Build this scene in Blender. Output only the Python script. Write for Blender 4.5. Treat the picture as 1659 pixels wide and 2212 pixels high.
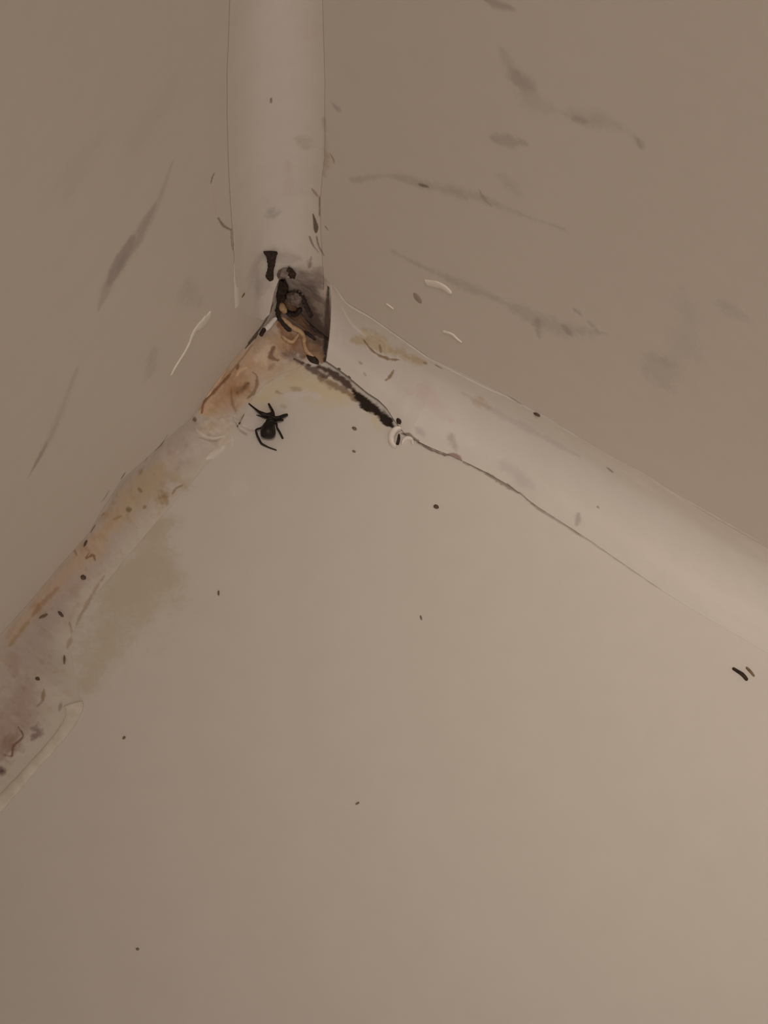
import bpy, bmesh, math, random
import numpy as np
from mathutils import Vector, Matrix, noise as mnoise
from mathutils.bvhtree import BVHTree

# ------------------------------------------------------------------ camera
for o in list(bpy.data.objects):
    bpy.data.objects.remove(o, do_unlink=True)
sc = bpy.context.scene
COL = sc.collection
W, H = 1659.0, 2212.0
MM = 0.001
PX = 0.055 * MM                      # metres per photo pixel at the corner
F = 0.30 / PX                        # focal length in photo pixels
CAM = Vector((0.09384817, -0.13295275, 0.25342407))
R = Matrix(((0.83233573, 0.55347165, 0.02977181),
            (-0.49968966, 0.72604463, 0.47240812),
            (0.23984884, -0.40807883, 0.88087695)))     # world -> camera
cd = bpy.data.cameras.new('camera')
cam = bpy.data.objects.new('camera', cd)
COL.objects.link(cam)
cam.matrix_world = Matrix.Translation(CAM) @ R.transposed().to_4x4()
cd.sensor_fit = 'VERTICAL'
cd.sensor_height = 24.0
cd.lens = 24.0 * F / H
cd.clip_start = 0.005
cd.clip_end = 20
sc.camera = cam

# ------------------------------------------------------------------ light
sc.view_settings.view_transform = 'Standard'
sc.view_settings.look = 'None'
sc.view_settings.gamma = 1.0
sc.view_settings.exposure = 0.0
world = bpy.data.worlds.new('world')
sc.world = world
world.use_nodes = True
bg = world.node_tree.nodes['Background']
bg.inputs['Color'].default_value = (1.0, 0.845, 0.735, 1)
bg.inputs['Strength'].default_value = 0.625


# unseen overhead spot, its narrow soft beam shaped to give the tray's brightness falloff
ld = bpy.data.lights.new('overhead_spot', 'SPOT')
ld.energy = 9.6
ld.color = (1.0, 0.86, 0.74)
ld.spot_size = 0.27
ld.spot_blend = 1.0
ld.shadow_soft_size = 0.05
lo = bpy.data.objects.new('overhead_spot', ld)
COL.objects.link(lo)
lo.location = (0.100, -0.121, 0.783)
lo.rotation_euler = (Vector((0.077, 0.012, 0.0)) - lo.location).to_track_quat('-Z', 'Y').to_euler()


# ------------------------------------------------------------------ helpers
def tag(o, label=None, cat=None, group=None, kind=None):
    if label: o['label'] = label
    if cat: o['category'] = cat
    if group: o['group'] = group
    if kind: o['kind'] = kind
    return o


def ray(px, py):
    d = R.transposed() @ Vector(((px - W / 2) / F, -(py - H / 2) / F, -1.0))
    return d.normalized()


def on_plane(px, py, axis, val=0.0):
    d = ray(px, py)
    t = (val - CAM[axis]) / d[axis]
    return CAM + d * t


def lerp(a, b, t): return a + (b - a) * t


def hash3(i, j, k, seed):
    h = (i.astype(np.int64) * 374761393 + j.astype(np.int64) * 668265263 +
         k.astype(np.int64) * 2147483647 + seed * 144269504) & 0xffffffff
    h = ((h ^ (h >> 13)) * 1274126177) & 0xffffffff
    h = ((h ^ (h >> 16)) * 2246822519) & 0xffffffff
    return ((h ^ (h >> 15)) & 0xffffff) / float(0xffffff)


def vnoise(P, scale_mm, seed=0):
    q = P / (scale_mm * MM)
    f0 = np.floor(q)
    f = q - f0
    f = f * f * (3 - 2 * f)
    i, j, k = f0[:, 0].astype(np.int64), f0[:, 1].astype(np.int64), f0[:, 2].astype(np.int64)
    out = 0
    for dx in (0, 1):
        wx = f[:, 0] if dx else 1 - f[:, 0]
        for dy in (0, 1):
            wy = f[:, 1] if dy else 1 - f[:, 1]
            for dz in (0, 1):
                wz = f[:, 2] if dz else 1 - f[:, 2]
                out = out + wx * wy * wz * hash3(i + dx, j + dy, k + dz, seed)
    return out * 2 - 1


def fbm(P, scale_mm, octv=3, seed=0):
    out, a, t = 0, 1.0, 0
    for o in range(octv):
        out = out + a * vnoise(P, scale_mm / 2 ** o, seed + o * 17)
        t += a
        a *= 0.55
    return out / t


def smooth(e0, e1, x):
    t = np.clip((x - e0) / (e1 - e0), 0, 1)
    return t * t * (3 - 2 * t)


def srgb(r, g, b):
    def c(v):
        v /= 255.0
        return v / 12.92 if v <= 0.04045 else ((v + 0.055) / 1.055) ** 2.4
    return np.array([c(r), c(g), c(b)])


def spline(pts, n):
    """Catmull-Rom through pts (k,d) -> n samples uniform in chord length"""
    P = np.array(pts, float)
    if len(P) < 3:
        t = np.linspace(0, 1, n)[:, None]
        return P[0] * (1 - t) + P[-1] * t
    E = np.vstack([2 * P[0] - P[1], P, 2 * P[-1] - P[-2]])
    out = []
    for i in range(1, len(E) - 2):
        p0, p1, p2, p3 = E[i - 1], E[i], E[i + 1], E[i + 2]
        for t in np.linspace(0, 1, 24, endpoint=False):
            out.append(0.5 * ((2 * p1) + (-p0 + p2) * t + (2 * p0 - 5 * p1 + 4 * p2 - p3) * t * t + (-p0 + 3 * p1 - 3 * p2 + p3) * t ** 3))
    out.append(P[-1])
    out = np.array(out)
    L = np.concatenate([[0], np.cumsum(np.linalg.norm(np.diff(out, axis=0), axis=1))])
    s = np.linspace(0, L[-1], n)
    return np.stack([np.interp(s, L, out[:, k]) for k in range(out.shape[1])], 1)


# ------------------------------------------------------------------ materials
def painted_material(name, rough, spec=0.4, bump=0.12, bump_scale=900, mottle=0.03):
    """base colour = the surface's own stains (colour attribute) times a fine noise mottle"""
    m = bpy.data.materials.new(name)
    m.use_nodes = True
    nt = m.node_tree
    b = nt.nodes['Principled BSDF']
    b.inputs['Roughness'].default_value = rough
    b.inputs['Specular IOR Level'].default_value = spec
    at_ = nt.nodes.new('ShaderNodeAttribute')
    at_.attribute_name = 'paint'
    tc = nt.nodes.new('ShaderNodeTexCoord')
    nz = nt.nodes.new('ShaderNodeTexNoise')
    nz.inputs['Scale'].default_value = 260
    nz.inputs['Detail'].default_value = 6
    nt.links.new(tc.outputs['Object'], nz.inputs['Vector'])
    mr = nt.nodes.new('ShaderNodeMapRange')
    mr.inputs['To Min'].default_value = 1 - mottle
    mr.inputs['To Max'].default_value = 1 + mottle
    nt.links.new(nz.outputs['Fac'], mr.inputs['Value'])
    mx = nt.nodes.new('ShaderNodeVectorMath')
    mx.operation = 'SCALE'
    nt.links.new(at_.outputs['Color'], mx.inputs[0])
    nt.links.new(mr.outputs['Result'], mx.inputs['Scale'])
    nt.links.new(mx.outputs['Vector'], b.inputs['Base Color'])
    n2 = nt.nodes.new('ShaderNodeTexNoise')
    n2.inputs['Scale'].default_value = bump_scale
    n2.inputs['Detail'].default_value = 4
    nt.links.new(tc.outputs['Object'], n2.inputs['Vector'])
    bp = nt.nodes.new('ShaderNodeBump')
    bp.inputs['Strength'].default_value = bump
    bp.inputs['Distance'].default_value = 0.0002
    nt.links.new(n2.outputs['Fac'], bp.inputs['Height'])
    nt.links.new(bp.outputs['Normal'], b.inputs['Normal'])
    return m


def plain_material(name, col, rough=0.6, var=0.35, scale=1500, spec=0.3, col2=None):
    m = bpy.data.materials.new(name)
    m.use_nodes = True
    nt = m.node_tree
    b = nt.nodes['Principled BSDF']
    b.inputs['Roughness'].default_value = rough
    b.inputs['Specular IOR Level'].default_value = spec
    tc = nt.nodes.new('ShaderNodeTexCoord')
    nz = nt.nodes.new('ShaderNodeTexNoise')
    nz.inputs['Scale'].default_value = scale
    nz.inputs['Detail'].default_value = 4
    nt.links.new(tc.outputs['Object'], nz.inputs['Vector'])
    cr = nt.nodes.new('ShaderNodeValToRGB')
    c2 = col2 if col2 is not None else np.array(col) * (1 - var)
    cr.color_ramp.elements[0].position = 0.32
    cr.color_ramp.elements[1].position = 0.68
    cr.color_ramp.elements[0].color = (*c2, 1)
    cr.color_ramp.elements[1].color = (*col, 1)
    nt.links.new(nz.outputs['Fac'], cr.inputs['Fac'])
    nt.links.new(cr.outputs['Color'], b.inputs['Base Color'])
    bp = nt.nodes.new('ShaderNodeBump')
    bp.inputs['Strength'].default_value = 0.3
    bp.inputs['Distance'].default_value = 0.0001
    nt.links.new(nz.outputs['Fac'], bp.inputs['Height'])
    nt.links.new(bp.outputs['Normal'], b.inputs['Normal'])
    return m


M_TILE = painted_material('marble_tile', 0.42, 0.25, 0.10)
M_TRAY = painted_material('tray_acrylic', 0.45, 0.25, 0.06)
M_SIL = painted_material('silicone', 0.45, 0.35, 0.25, 700)
M_GRIME = painted_material('crusted_grime_paint', 0.7, 0.25, 0.5, 1200, 0.10)
# albedos (linear)
A_TILE = np.array([0.620, 0.563, 0.502])
A_TRAY = np.array([0.580, 0.545, 0.500])
A_SIL = np.array([0.640, 0.603, 0.560])
LIGHTW = srgb(137, 120, 104) / A_TILE
LIGHT = srgb(162, 146, 130) / A_TRAY      # how a colour seen in the photo relates to albedo


def alb(r, g, b):
    return np.clip(srgb(r, g, b) / LIGHT, 0.002, 0.9)


# ------------------------------------------------------------------ grid surfaces
class Surf:
    """a grid of points: base shape, then stains and relief, then one mesh"""
    def __init__(s, name, V, base, wrap=False):
        s.name, s.V, s.wrap = name, V.copy(), wrap
        r, c = V.shape[:2]
        s.C = np.tile(np.array(base), (r * c, 1)).astype(float)
        s.D = np.zeros(r * c)
        s.P = V.reshape(-1, 3).copy()
        s.mask = np.ones(r * c)

    def normals(s):
        V = s.V
        du = np.gradient(V, axis=0)
        dv = (np.roll(V, -1, 1) - np.roll(V, 1, 1)) if s.wrap else np.gradient(V, axis=1)
        n = np.cross(du, dv).reshape(-1, 3)
        n /= np.linalg.norm(n, axis=1)[:, None] + 1e-20
        return n

    def build(s, mat, flip, back=None, caps=False):
        r, c = s.V.shape[:2]
        n = s.normals()
        if flip: n = -n
        P = s.P + n * (s.D * MM * s.mask)[:, None]
        cc = c if s.wrap else c - 1
        i = np.arange(r - 1)[:, None]
        j = np.arange(cc)[None, :]
        j2 = (j + 1) % c
        q = np.stack([i * c + j, (i + 1) * c + j, (i + 1) * c + j2, i * c + j2], -1).reshape(-1, 4)
        if flip: q = q[:, ::-1]
        nv = len(P)
        loops, starts, tot = [q.reshape(-1)], [np.arange(len(q)) * 4], [np.full(len(q), 4)]
        lc = len(q) * 4
        C = s.C
        if back is not None:       # thickness: boundary loop pushed back and closed
            b = np.concatenate([np.arange(c), np.arange(1, r) * c + c - 1, (r - 1) * c + np.arange(c - 2, -1, -1), np.arange(r - 2, 0, -1) * c])
            k = len(b)
            P = np.vstack([P, P[b] + np.array(back)])
            C = np.vstack([C, C[b]])
            nb = nv + np.arange(k)
            q2 = np.stack([b, np.roll(b, -1), np.roll(nb, -1), nb], 1)
            if flip: q2 = q2[:, ::-1]
            loops.append(q2.reshape(-1)); starts.append(lc + np.arange(k) * 4); tot.append(np.full(k, 4)); lc += 4 * k
            ng = nb if not flip else nb[::-1]
            loops.append(ng); starts.append(np.array([lc])); tot.append(np.array([k])); lc += k
        if caps:
            for a in ((np.arange(c)[::-1], (r - 1) * c + np.arange(c)) if caps is True else ((r - 1) * c + np.arange(c),)):
                loops.append(a); starts.append(np.array([lc])); tot.append(np.array([c])); lc += c
        loops, starts, tot = map(np.concatenate, (loops, starts, tot))
        me = bpy.data.meshes.new(s.name)
        me.vertices.add(len(P)); me.loops.add(len(loops)); me.polygons.add(len(starts))
        me.vertices.foreach_set('co', P.astype(np.float32).reshape(-1))
        me.loops.foreach_set('vertex_index', loops.astype(np.int32))
        me.polygons.foreach_set('loop_start', starts.astype(np.int32))
        me.polygons.foreach_set('loop_total', tot.astype(np.int32))
        me.update(calc_edges=True)
        me.validate()
        sm = np.ones(len(starts), bool)
        if back is not None or caps:
            sm[len(q):] = False
        me.polygons.foreach_set('use_smooth', sm)
        ca = me.color_attributes.new('paint', 'FLOAT_COLOR', 'POINT')
        ca.data.foreach_set('color', np.hstack([C, np.ones((len(C), 1))]).astype(np.float32).reshape(-1))
        me.materials.append(mat)
        o = bpy.data.objects.new(s.name, me)
        COL.objects.link(o)
        return o


def axis_steps(near, far, fine, mid, limit):
    a = list(np.arange(0, near, fine)) + list(np.arange(near, far, mid))
    x, st = a[-1], mid
    while x < limit:
        st *= 1.5
        x = min(limit, x + st)
        a.append(x)
    return np.array(a)


ax = axis_steps(0.055, 0.130, 0.00016, 0.00032, 0.75)
n_ = len(ax)
wl = np.zeros((n_, n_, 3)); wl[..., 1] = -ax[:, None]; wl[..., 2] = ax[None, :]
wr = np.zeros((n_, n_, 3)); wr[..., 0] = ax[:, None]; wr[..., 2] = ax[None, :]
tr = np.zeros((n_, n_, 3)); tr[..., 0] = ax[:, None]; tr[..., 1] = -ax[None, :]
S_wl = Surf('wall_left', wl, A_TILE)
S_wr = Surf('wall_right', wr, A_TILE)
S_tr = Surf('shower_tray', tr, A_TRAY)


def edge_table(pts, plane_axis, key_axis, val_axis):
    """photo points lying on one wall/tray plane -> (position along the joint, distance from the joint)"""
    k, v = [], []
    for p in pts:
        P = on_plane(p[0], p[1], plane_axis)
        k.append(abs(P[key_axis]) * (1 if P[key_axis] * (-1 if key_axis == 1 else 1) >= 0 else -1))
        v.append(abs(P[val_axis]))
    k, v = np.array(k), np.array(v)
    o = np.argsort(k)
    return k[o], v[o]


def tab(t, x): return np.interp(x, t[0], t[1])


def wob(x, seed, sc_mm, amp_mm):
    P = np.stack([x, np.full_like(x, seed * 0.013), np.full_like(x, 0.7)], 1)
    return fbm(P, sc_mm, 3, seed) * amp_mm * MM


def bead(name, u0, u1, nu, ta, tb, shape, axes, film, gap=None, ends=((0, 0), (1, 0)), rag=0, taper=0, wa=0.12, wb=0.12, base=A_SIL):
    """silicone joint: ta/tb = distance of its two edges from the joint line.
    axes = (unit along, unit to edge a, unit to edge b). shape: list of (fraction a, fraction b)"""
    u = np.linspace(u0, u1, nu)
    a = np.maximum(tab(ta, u) + wob(u, 3, 3.0, wa), 0.0004)
    b = np.maximum(tab(tb, u) + wob(u, 8, 3.0, wb), 0.0004)
    nf = 130
    pr = spline(shape, nf)
    U, A, B = [np.array(v, float) for v in axes]
    g = np.zeros(nu) if gap is None else np.interp(u, [x[0] for x in gap], [x[1] for x in gap]) * MM
    V = np.zeros((nu, nf + 5, 3))
    t = np.linspace(0, 1, nf)
    e0 = np.interp(t, [x[0] for x in ends], [x[1] for x in ends])[None, :]       # ragged or slanted near end
    if rag:
        e0 = e0 + wob(np.linspace(0, 0.02, nf), 21, 2.2, rag)[None, :]
    s = u[:, None] + e0 * (np.clip(1 - (u - u0) / 0.016, 0, 1) ** 2)[:, None]
    thin = np.ones((nu, nf))
    if taper:            # the torn foot thins out to a film on its first side
        thin = lerp(1.0, smooth(0.0, taper * MM, u - u0)[:, None] * 0.97 + 0.03, (1 - smooth(0.30, 0.62, t))[None, :])
    for k in range(nf):
        fa, fb = pr[k]
        V[:, k] = U * s[:, k:k + 1] + A * np.maximum(a * fa, 0.00002)[:, None] + B * (np.maximum(b * fb, 0.00002) * thin[:, k])[:, None]
        V[:, k] += A * (g * t[k] ** 3)[:, None]
    # closing points at the back: both edges again, under the lifted edge, and the joint itself
    V[:, nf] = V[:, nf - 1]
    V[:, nf + 1] = U * s[:, -1:] + A * (0.00001 + 0.8 * g)[:, None] + B * (b * 0.9)[:, None]
    V[:, nf + 2] = U * s[:, nf // 2:nf // 2 + 1] + A * (0.00003 + 0.2 * g)[:, None] + B * 0.00003
    V[:, nf + 3] = U * s[:, :1] + A * (a * 0.9)[:, None] + B * 0.00001
    V[:, nf + 4] = V[:, 0]
    S = Surf(name, V, base, wrap=True)
    m = np.ones((nu, nf + 5)); m[:, nf:] = 0; m[:, :nf] = (smooth(0, 0.14, t) * smooth(0, 0.14, 1 - t))[None, :]
    S.mask = m.reshape(-1)
    # the joint thins to a translucent film at its edges, so the surface under it shows through
    T = np.tile(np.concatenate([t, np.ones(4), [0.0]])[None, :], (nu, 1)).reshape(-1)
    wv = fbm(S.P, 2.5, 3, 77) * 0.05
    fa_ = film[2] * (1 - smooth(0.0, film[0], T + wv))
    fb_ = film[5] * (1 - smooth(0.0, film[3], 1 - T + wv))
    S.C = lerp(S.C, film[1][None, :], fa_[:, None])
    S.C = lerp(S.C, film[4][None, :], fb_[:, None])
    S.nf = nf
    return S


CONCAVE = [(1.0, 0.001), (0.86, 0.03), (0.66, 0.10), (0.44, 0.26), (0.24, 0.50), (0.09, 0.78), (0.001, 1.0)]
# right joint: wall_right (y=0) to tray (z=0), runs along +x
topR = edge_table([(713, 588), (722, 612), (735, 636), (752, 656), (800, 684), (860, 726), (925, 772), (1000, 806), (1100, 858), (1200, 915), (1320, 985),
                   (1420, 1045), (1540, 1118), (1659, 1185), (1800, 1265)], 1, 0, 2)
lowR = edge_table([(704, 786), (735, 808), (765, 832), (790, 852), (812, 866), (834, 886), (852, 912), (880, 945), (930, 968), (1000, 997), (1050, 1022), (1100, 1050),
                   (1150, 1088), (1200, 1120), (1300, 1185), (1430, 1276), (1520, 1330), (1659, 1410), (1800, 1490)], 2, 0, 1)
u0R = max(topR[0][0], 0) ; u0R2 = lowR[0][0]
S_br = bead('silicone_joint', 0.5 * (u0R + u0R2), 0.118, 900, topR, lowR, CONCAVE, ((1, 0, 0), (0, 0, 1), (0, -1, 0)), (0.38, A_TILE, 0.7, 0.3, A_TRAY, 0.85),
            gap=[(0.0, 0.7), (u0R2 + 0.004, 0.7), (u0R2 + 0.008, 0.6), (u0R2 + 0.012, 0.25), (0.035, 0.12), (0.05, 0.04), (0.06, 0.0)], ends=((0, -0.5 * (u0R2 - u0R)), (1, 0.5 * (u0R2 - u0R))), wa=0.05, wb=0.10)
# left joint: wall_left (x=0) to tray, runs along -y
topL = edge_table([(597, 668), (575, 700), (545, 728), (500, 782), (455, 842), (415, 902), (362, 948), (310, 996), (260, 1040), (225, 1095), (190, 1155), (130, 1222), (80, 1282), (0, 1372),
                   (-120, 1515)], 0, 1, 2)
lowL = edge_table([(650, 792), (610, 806), (570, 832), (540, 868), (520, 915), (490, 960), (440, 1010), (405, 1050), (370, 1092), (320, 1150), (270, 1210), (215, 1275), (170, 1330), (150, 1400), (165, 1470), (172, 1520), (120, 1590),
                   (60, 1660), (0, 1730), (-120, 1860)], 2, 1, 0)
LSH = [(1.0, 0.001), (0.80, 0.05), (0.58, 0.16), (0.36, 0.32), (0.18, 0.54), (0.06, 0.78), (0.001, 1.0)]
S_bl = bead('silicone_joint', 0.0006, 0.112, 900, topL, lowL, LSH, ((0, -1, 0), (0, 0, 1), (1, 0, 0)), (0.15, A_TILE * 0.9, 0.5, 0.45, A_TRAY * np.array([0.94, 0.91, 0.87]), 1.0), base=A_SIL * np.array([0.70, 0.64, 0.60]), wa=0.12, wb=0.18)
# upright joint between the two walls, runs up z
lefV = edge_table([(508, 660), (505, 600), (505, 540), (502, 500), (498, 450), (495, 400), (493, 350), (490, 250), (490, 150), (494, 60), (497, -60)], 0, 2, 1)
rigV = edge_table([(700, 590), (698, 560), (693, 500), (692, 430), (697, 380), (702, 340), (702, 300), (702, 260), (702, 200), (700, 100), (697, 0), (695, -60)], 1, 2, 0)
VSH = [(1.0, 0.001), (0.80, 0.03), (0.58, 0.10), (0.40, 0.22), (0.24, 0.38), (0.11, 0.58), (0.035, 0.80), (0.001, 1.0)]
zV = on_plane(600, 560, 0)[2]
S_bv = bead('silicone_joint', zV, 0.085, 520, lefV, rigV, VSH, ((0, 0, 1), (0, -1, 0), (1, 0, 0)), (0.46, A_TILE, 1.0, 0.46, A_TILE, 1.0), ends=((0, 0), (0.1, -0.002), (0.25, -0.006), (0.38, -0.0085), (0.44, -0.008), (0.48, -0.003), (0.52, -0.0005), (0.6, -0.0003), (0.75, -0.0015), (1, -0.0025)), rag=0.6, taper=18, base=A_SIL * 1.06, wa=0.05, wb=0.08)
# crusted grime filling the open corner below the upright joint
zA = on_plane(600, 600, 0)[2]
xB = on_plane(706, 790, 2)[0]
yC = -on_plane(560, 716, 0)[1]
k_ = 150
gg = np.zeros((k_, k_, 3))
ii, jj = np.meshgrid(np.linspace(0, 1, k_), np.linspace(0, 1, k_), indexing='ij')
ca_, cb_, cc_ = (1 - ii), ii * (1 - jj), ii * jj
gg[..., 2] = ca_ ** 2 * (zA + 0.002) + 0.00005
gg[..., 0] = cb_ ** 2 * (xB + 0.0008) + 0.00005
gg[..., 1] = -cc_ ** 2 * yC - 0.00005
S_gr = Surf('grime_crust', gg, alb(104, 76, 56))
SURFS = {'wl': S_wl, 'wr': S_wr, 'tr': S_tr, 'br': S_br, 'bl': S_bl, 'bv': S_bv, 'gr': S_gr}

# coarse trees to find where a photo pixel lands on the real surfaces
verts, polys = [], []
for S in SURFS.values():
    V = S.V[::4, :]
    V = V[:, ::4] if not S.wrap else V[:, list(range(0, S.nf, 4)) + [S.nf - 1]]
    r, c = V.shape[:2]
    b0 = len(verts)
    verts += [tuple(v) for v in V.reshape(-1, 3)]
    for i in range(r - 1):
        for j in range(c - 1):
            polys.append((b0 + i * c + j, b0 + (i + 1) * c + j, b0 + (i + 1) * c + j + 1, b0 + i * c + j + 1))
TREE = BVHTree.FromPolygons(verts, polys)


def at(px, py):
    d = ray(px, py)
    p, n, _, _ = TREE.ray_cast(CAM, d)
    if n.dot(d) > 0: n = -n
    return p, n


# ------------------------------------------------------------------ stains and relief
w_patch = 0.22


def mark(where, pts, rad, col, op=1.0, soft=0.7, wobble=0.3, wsc=1.5, relief=0.0, patch=0.0, psc=1.2, seed=0):
    """a stain along photo points; rad in photo pixels (number or one per point); relief in mm"""
    rr = np.array(rad if hasattr(rad, '__len__') else [rad] * len(pts), float)
    if len(pts) > 1:
        sp = spline([(p[0], p[1], r) for p, r in zip(pts, rr)], 2 + 6 * (len(pts) - 1))
        tt = np.linspace(0, 1, len(sp))
        pts, rr = sp[:, :2], sp[:, 2] * (0.5 + 0.5 * np.sqrt(np.sin(np.pi * np.clip(tt, 0.0, 1.0)).clip(0)))
    rr = rr * PX
    wobble *= 1.6
    if col is VEIN: rr, op = rr * 1.3, op * 0.85
    if rr.max() > 19 * PX and not patch and w_patch: patch = w_patch
    Q = np.array([at(*p)[0] for p in pts])
    rmax = rr.max() * (1.3 + wobble)
    lo, hi = Q.min(0) - rmax * 1.2, Q.max(0) + rmax * 1.2
    for w in where.split():
        S = SURFS[w]
        ix = np.nonzero(np.all((S.P >= lo) & (S.P <= hi), axis=1))[0]
        if not len(ix): continue
        P = S.P[ix]
        best = np.full(len(ix), 1e9)
        if len(Q) == 1:
            best = np.linalg.norm(P - Q[0], axis=1) / rr[0]
        for a in range(len(Q) - 1):
            e = Q[a + 1] - Q[a]
            t = np.clip(((P - Q[a]) @ e) / max(e @ e, 1e-14), 0, 1)
            d = np.linalg.norm(P - Q[a] - t[:, None] * e, axis=1) / lerp(rr[a], rr[a + 1], t)
            best = np.minimum(best, d)
        if wobble:
            best = best + wobble * (fbm(P, wsc, 3, seed + 5) + 0.5 * fbm(P, 0.35, 2, seed + 6))
        al = op * (1 - smooth(1 - soft, 1.0, best))
        if patch:
            al = al * lerp(1, smooth(-0.25, 0.35, fbm(P, psc, 3, seed + 31)), patch)
        if col is not None:
            S.C[ix] = lerp(S.C[ix], np.array(col)[None, :], al[:, None])
        S.D[ix] += relief * al


DK = alb(30, 18, 12)
BR = alb(88, 60, 40)
RU = alb(128, 88, 58)
TAN = alb(160, 126, 90)
YEL = alb(158, 134, 98)
OLV = alb(130, 112, 80)
PUR = alb(112, 92, 86)
PNK = alb(166, 138, 126)
WHT = alb(196, 182, 170)
GRY = alb(142, 128, 118)
VEIN = srgb(100, 85, 74) / LIGHTW

# --- grey veins of the left marble wall
mark('wl', [(372, 350), (340, 440), (300, 520)], [12, 17, 24], VEIN, 0.40, 1.0, 0.25, 4)
mark('wl', [(335, 440), (290, 520), (240, 600), (215, 665)], [14, 32, 30, 16], VEIN, 0.55, 0.9, 0.25, 4)
mark('wl', [(285, 515), (262, 560), (238, 605)], [20, 26, 20], VEIN, 0.75, 0.7, 0.25, 4)
mark('wl', [(165, 800), (135, 880), (105, 950), (62, 1030)], [20, 24, 18, 8], VEIN, 0.45, 1.0, 0.25, 4)
mark('wl', [(100, 960), (70, 1015)], [10, 6], VEIN, 0.6, 0.8, 0.2, 4)
mark('wl', [(328, 760), (325, 810)], [32, 22], VEIN, 0.32, 1.0, 0.5, 3)
mark('wl', [(400, 610), (435, 650)], [40, 30], VEIN, 0.25, 1.0, 0.5, 3)
mark('wl', [(210, 300), (150, 420)], [60, 60], VEIN, 0.12, 1.0, 0.5, 6)
mark('wl', [(380, 160), (300, 300)], [50, 60], VEIN, 0.14, 1.0, 0.5, 6)
# --- veins of the right marble wall
mark('wr', [(760, 390), (840, 380), (915, 400), (990, 415), (1050, 432), (1130, 465), (1220, 495)], [14, 12, 14, 20, 16, 16, 10], VEIN, 0.42, 0.9, 0.4, 4)
mark('wr', [(905, 399), (925, 403)], [6, 5], alb(70, 58, 48), 0.7, 0.7, 0.2)
mark('wr', [(1035, 410), (1046, 430), (1062, 445)], [6, 6, 5], VEIN, 0.6, 0.8, 0.2)
mark('wr', [(850, 545), (920, 580), (1000, 615), (1080, 650), (1160, 690), (1240, 712), (1310, 720)], [20, 18, 18, 20, 28, 32, 20], VEIN, 0.42, 1.0, 0.45, 4)
mark('wr', [(1160, 690), (1165, 730)], [14, 12], VEIN, 0.5, 0.9, 0.4, 3)
mark('wr', [(1218, 705), (1232, 722)], [12, 10], VEIN, 0.6, 0.8, 0.4, 3)
mark('wr', [(1240, 668), (1255, 680)], [10, 9], VEIN, 0.6, 0.9, 0.4, 3)
mark('wr', [(1272, 695), (1296, 722)], [12, 14], VEIN, 0.55, 0.9, 0.4, 3)
mark('wr', [(1085, 110), (1120, 170), (1180, 230), (1260, 255), (1330, 270), (1390, 310)], [20, 30, 34, 22, 22, 22], VEIN, 0.32, 1.0, 0.45, 4)
mark('wr', [(1235, 258), (1268, 262)], [8, 8], VEIN, 0.5, 0.9, 0.4, 3)
mark('wr', [(1378, 300), (1385, 318)], [13, 11], VEIN, 0.6, 0.9, 0.3, 3)
mark('wr', [(1065, 300), (1105, 306), (1140, 312)], [12, 14, 9], VEIN, 0.45, 0.9, 0.5, 3)
mark('wr', [(1050, 0), (1110, 20)], [12, 10], VEIN, 0.6, 1.0, 0.3, 4)
mark('wr', [(1110, 160), (1150, 185)], [26, 22], VEIN, 0.35, 1.0, 0.4, 3)
mark('wr', [(1410, 770), (1440, 830)], [44, 30], VEIN, 0.32, 1.0, 0.5, 4)
mark('wr', [(1560, 660), (1620, 690)], [30, 24], VEIN, 0.3, 1.0, 0.5, 4)
mark('wr', [(1470, 620), (1490, 720), (1440, 780)], [30, 40, 30], VEIN, 0.22, 1.0, 0.5, 4)
mark('wr', [(1080, 380), (1120, 420)], [30, 26], VEIN, 0.25, 1.0, 0.4, 4)
# dirty tint beside the upright joint
mark('wr', [(720, 225), (730, 240)], [12, 12], GRY * 0.7, 0.5, 0.9, 0.5, 1)
mark('wl wr bv', [(560, 640), (560, 560), (640, 560)], [40, 40, 40], PUR, 0.35, 1.0, 0.4, 2)

# --- tray: yellow film beside the left joint and in the corner
mark('tr', [(560, 860), (660, 830), (760, 850)], [60, 80, 50], alb(164, 142, 108), 0.75, 1.0, 0.5, 3, patch=1e-6)
mark('tr', [(800, 890), (820, 930)], [24, 18], alb(160, 140, 100), 0.5, 1.0, 0.5, 1.5)
mark('tr', [(350, 1140), (290, 1260), (225, 1390), (180, 1480)], [90, 115, 120, 90], alb(140, 120, 90), 0.5, 1.0, 0.4, 4, patch=1e-6)
mark('tr', [(620, 855), (660, 850), (690, 860)], [14, 18, 14], alb(168, 150, 140), 0.6, 0.9, 0.4, 1)
mark('tr', [(598, 846), (605, 850)], [9, 7], alb(126, 106, 76), 0.8, 0.8, 0.4, 0.6)
mark('tr', [(630, 838), (650, 842)], [8, 8], alb(130, 108, 80), 0.6, 0.8, 0.4, 0.6)
mark('tr bl', [(606, 877), (618, 880)], [8, 7], alb(140, 126, 100), 0.7, 0.9, 0.3)
mark('tr', [(690, 815), (735, 838), (775, 866)], [12, 14, 10], BR, 0.7, 0.8, 0.4, 0.8)
mark('tr', [(1612, 1367), (1626, 1371), (1642, 1376), (1668, 1388)], [4, 6, 5, 6], alb(140, 121, 100), 0.65, 0.9, 0.4, 1.2)
mark('tr', [(1644, 1386), (1652, 1396)], [7, 6], alb(146, 128, 104), 0.5, 0.9, 0.4, 1.2)
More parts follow.
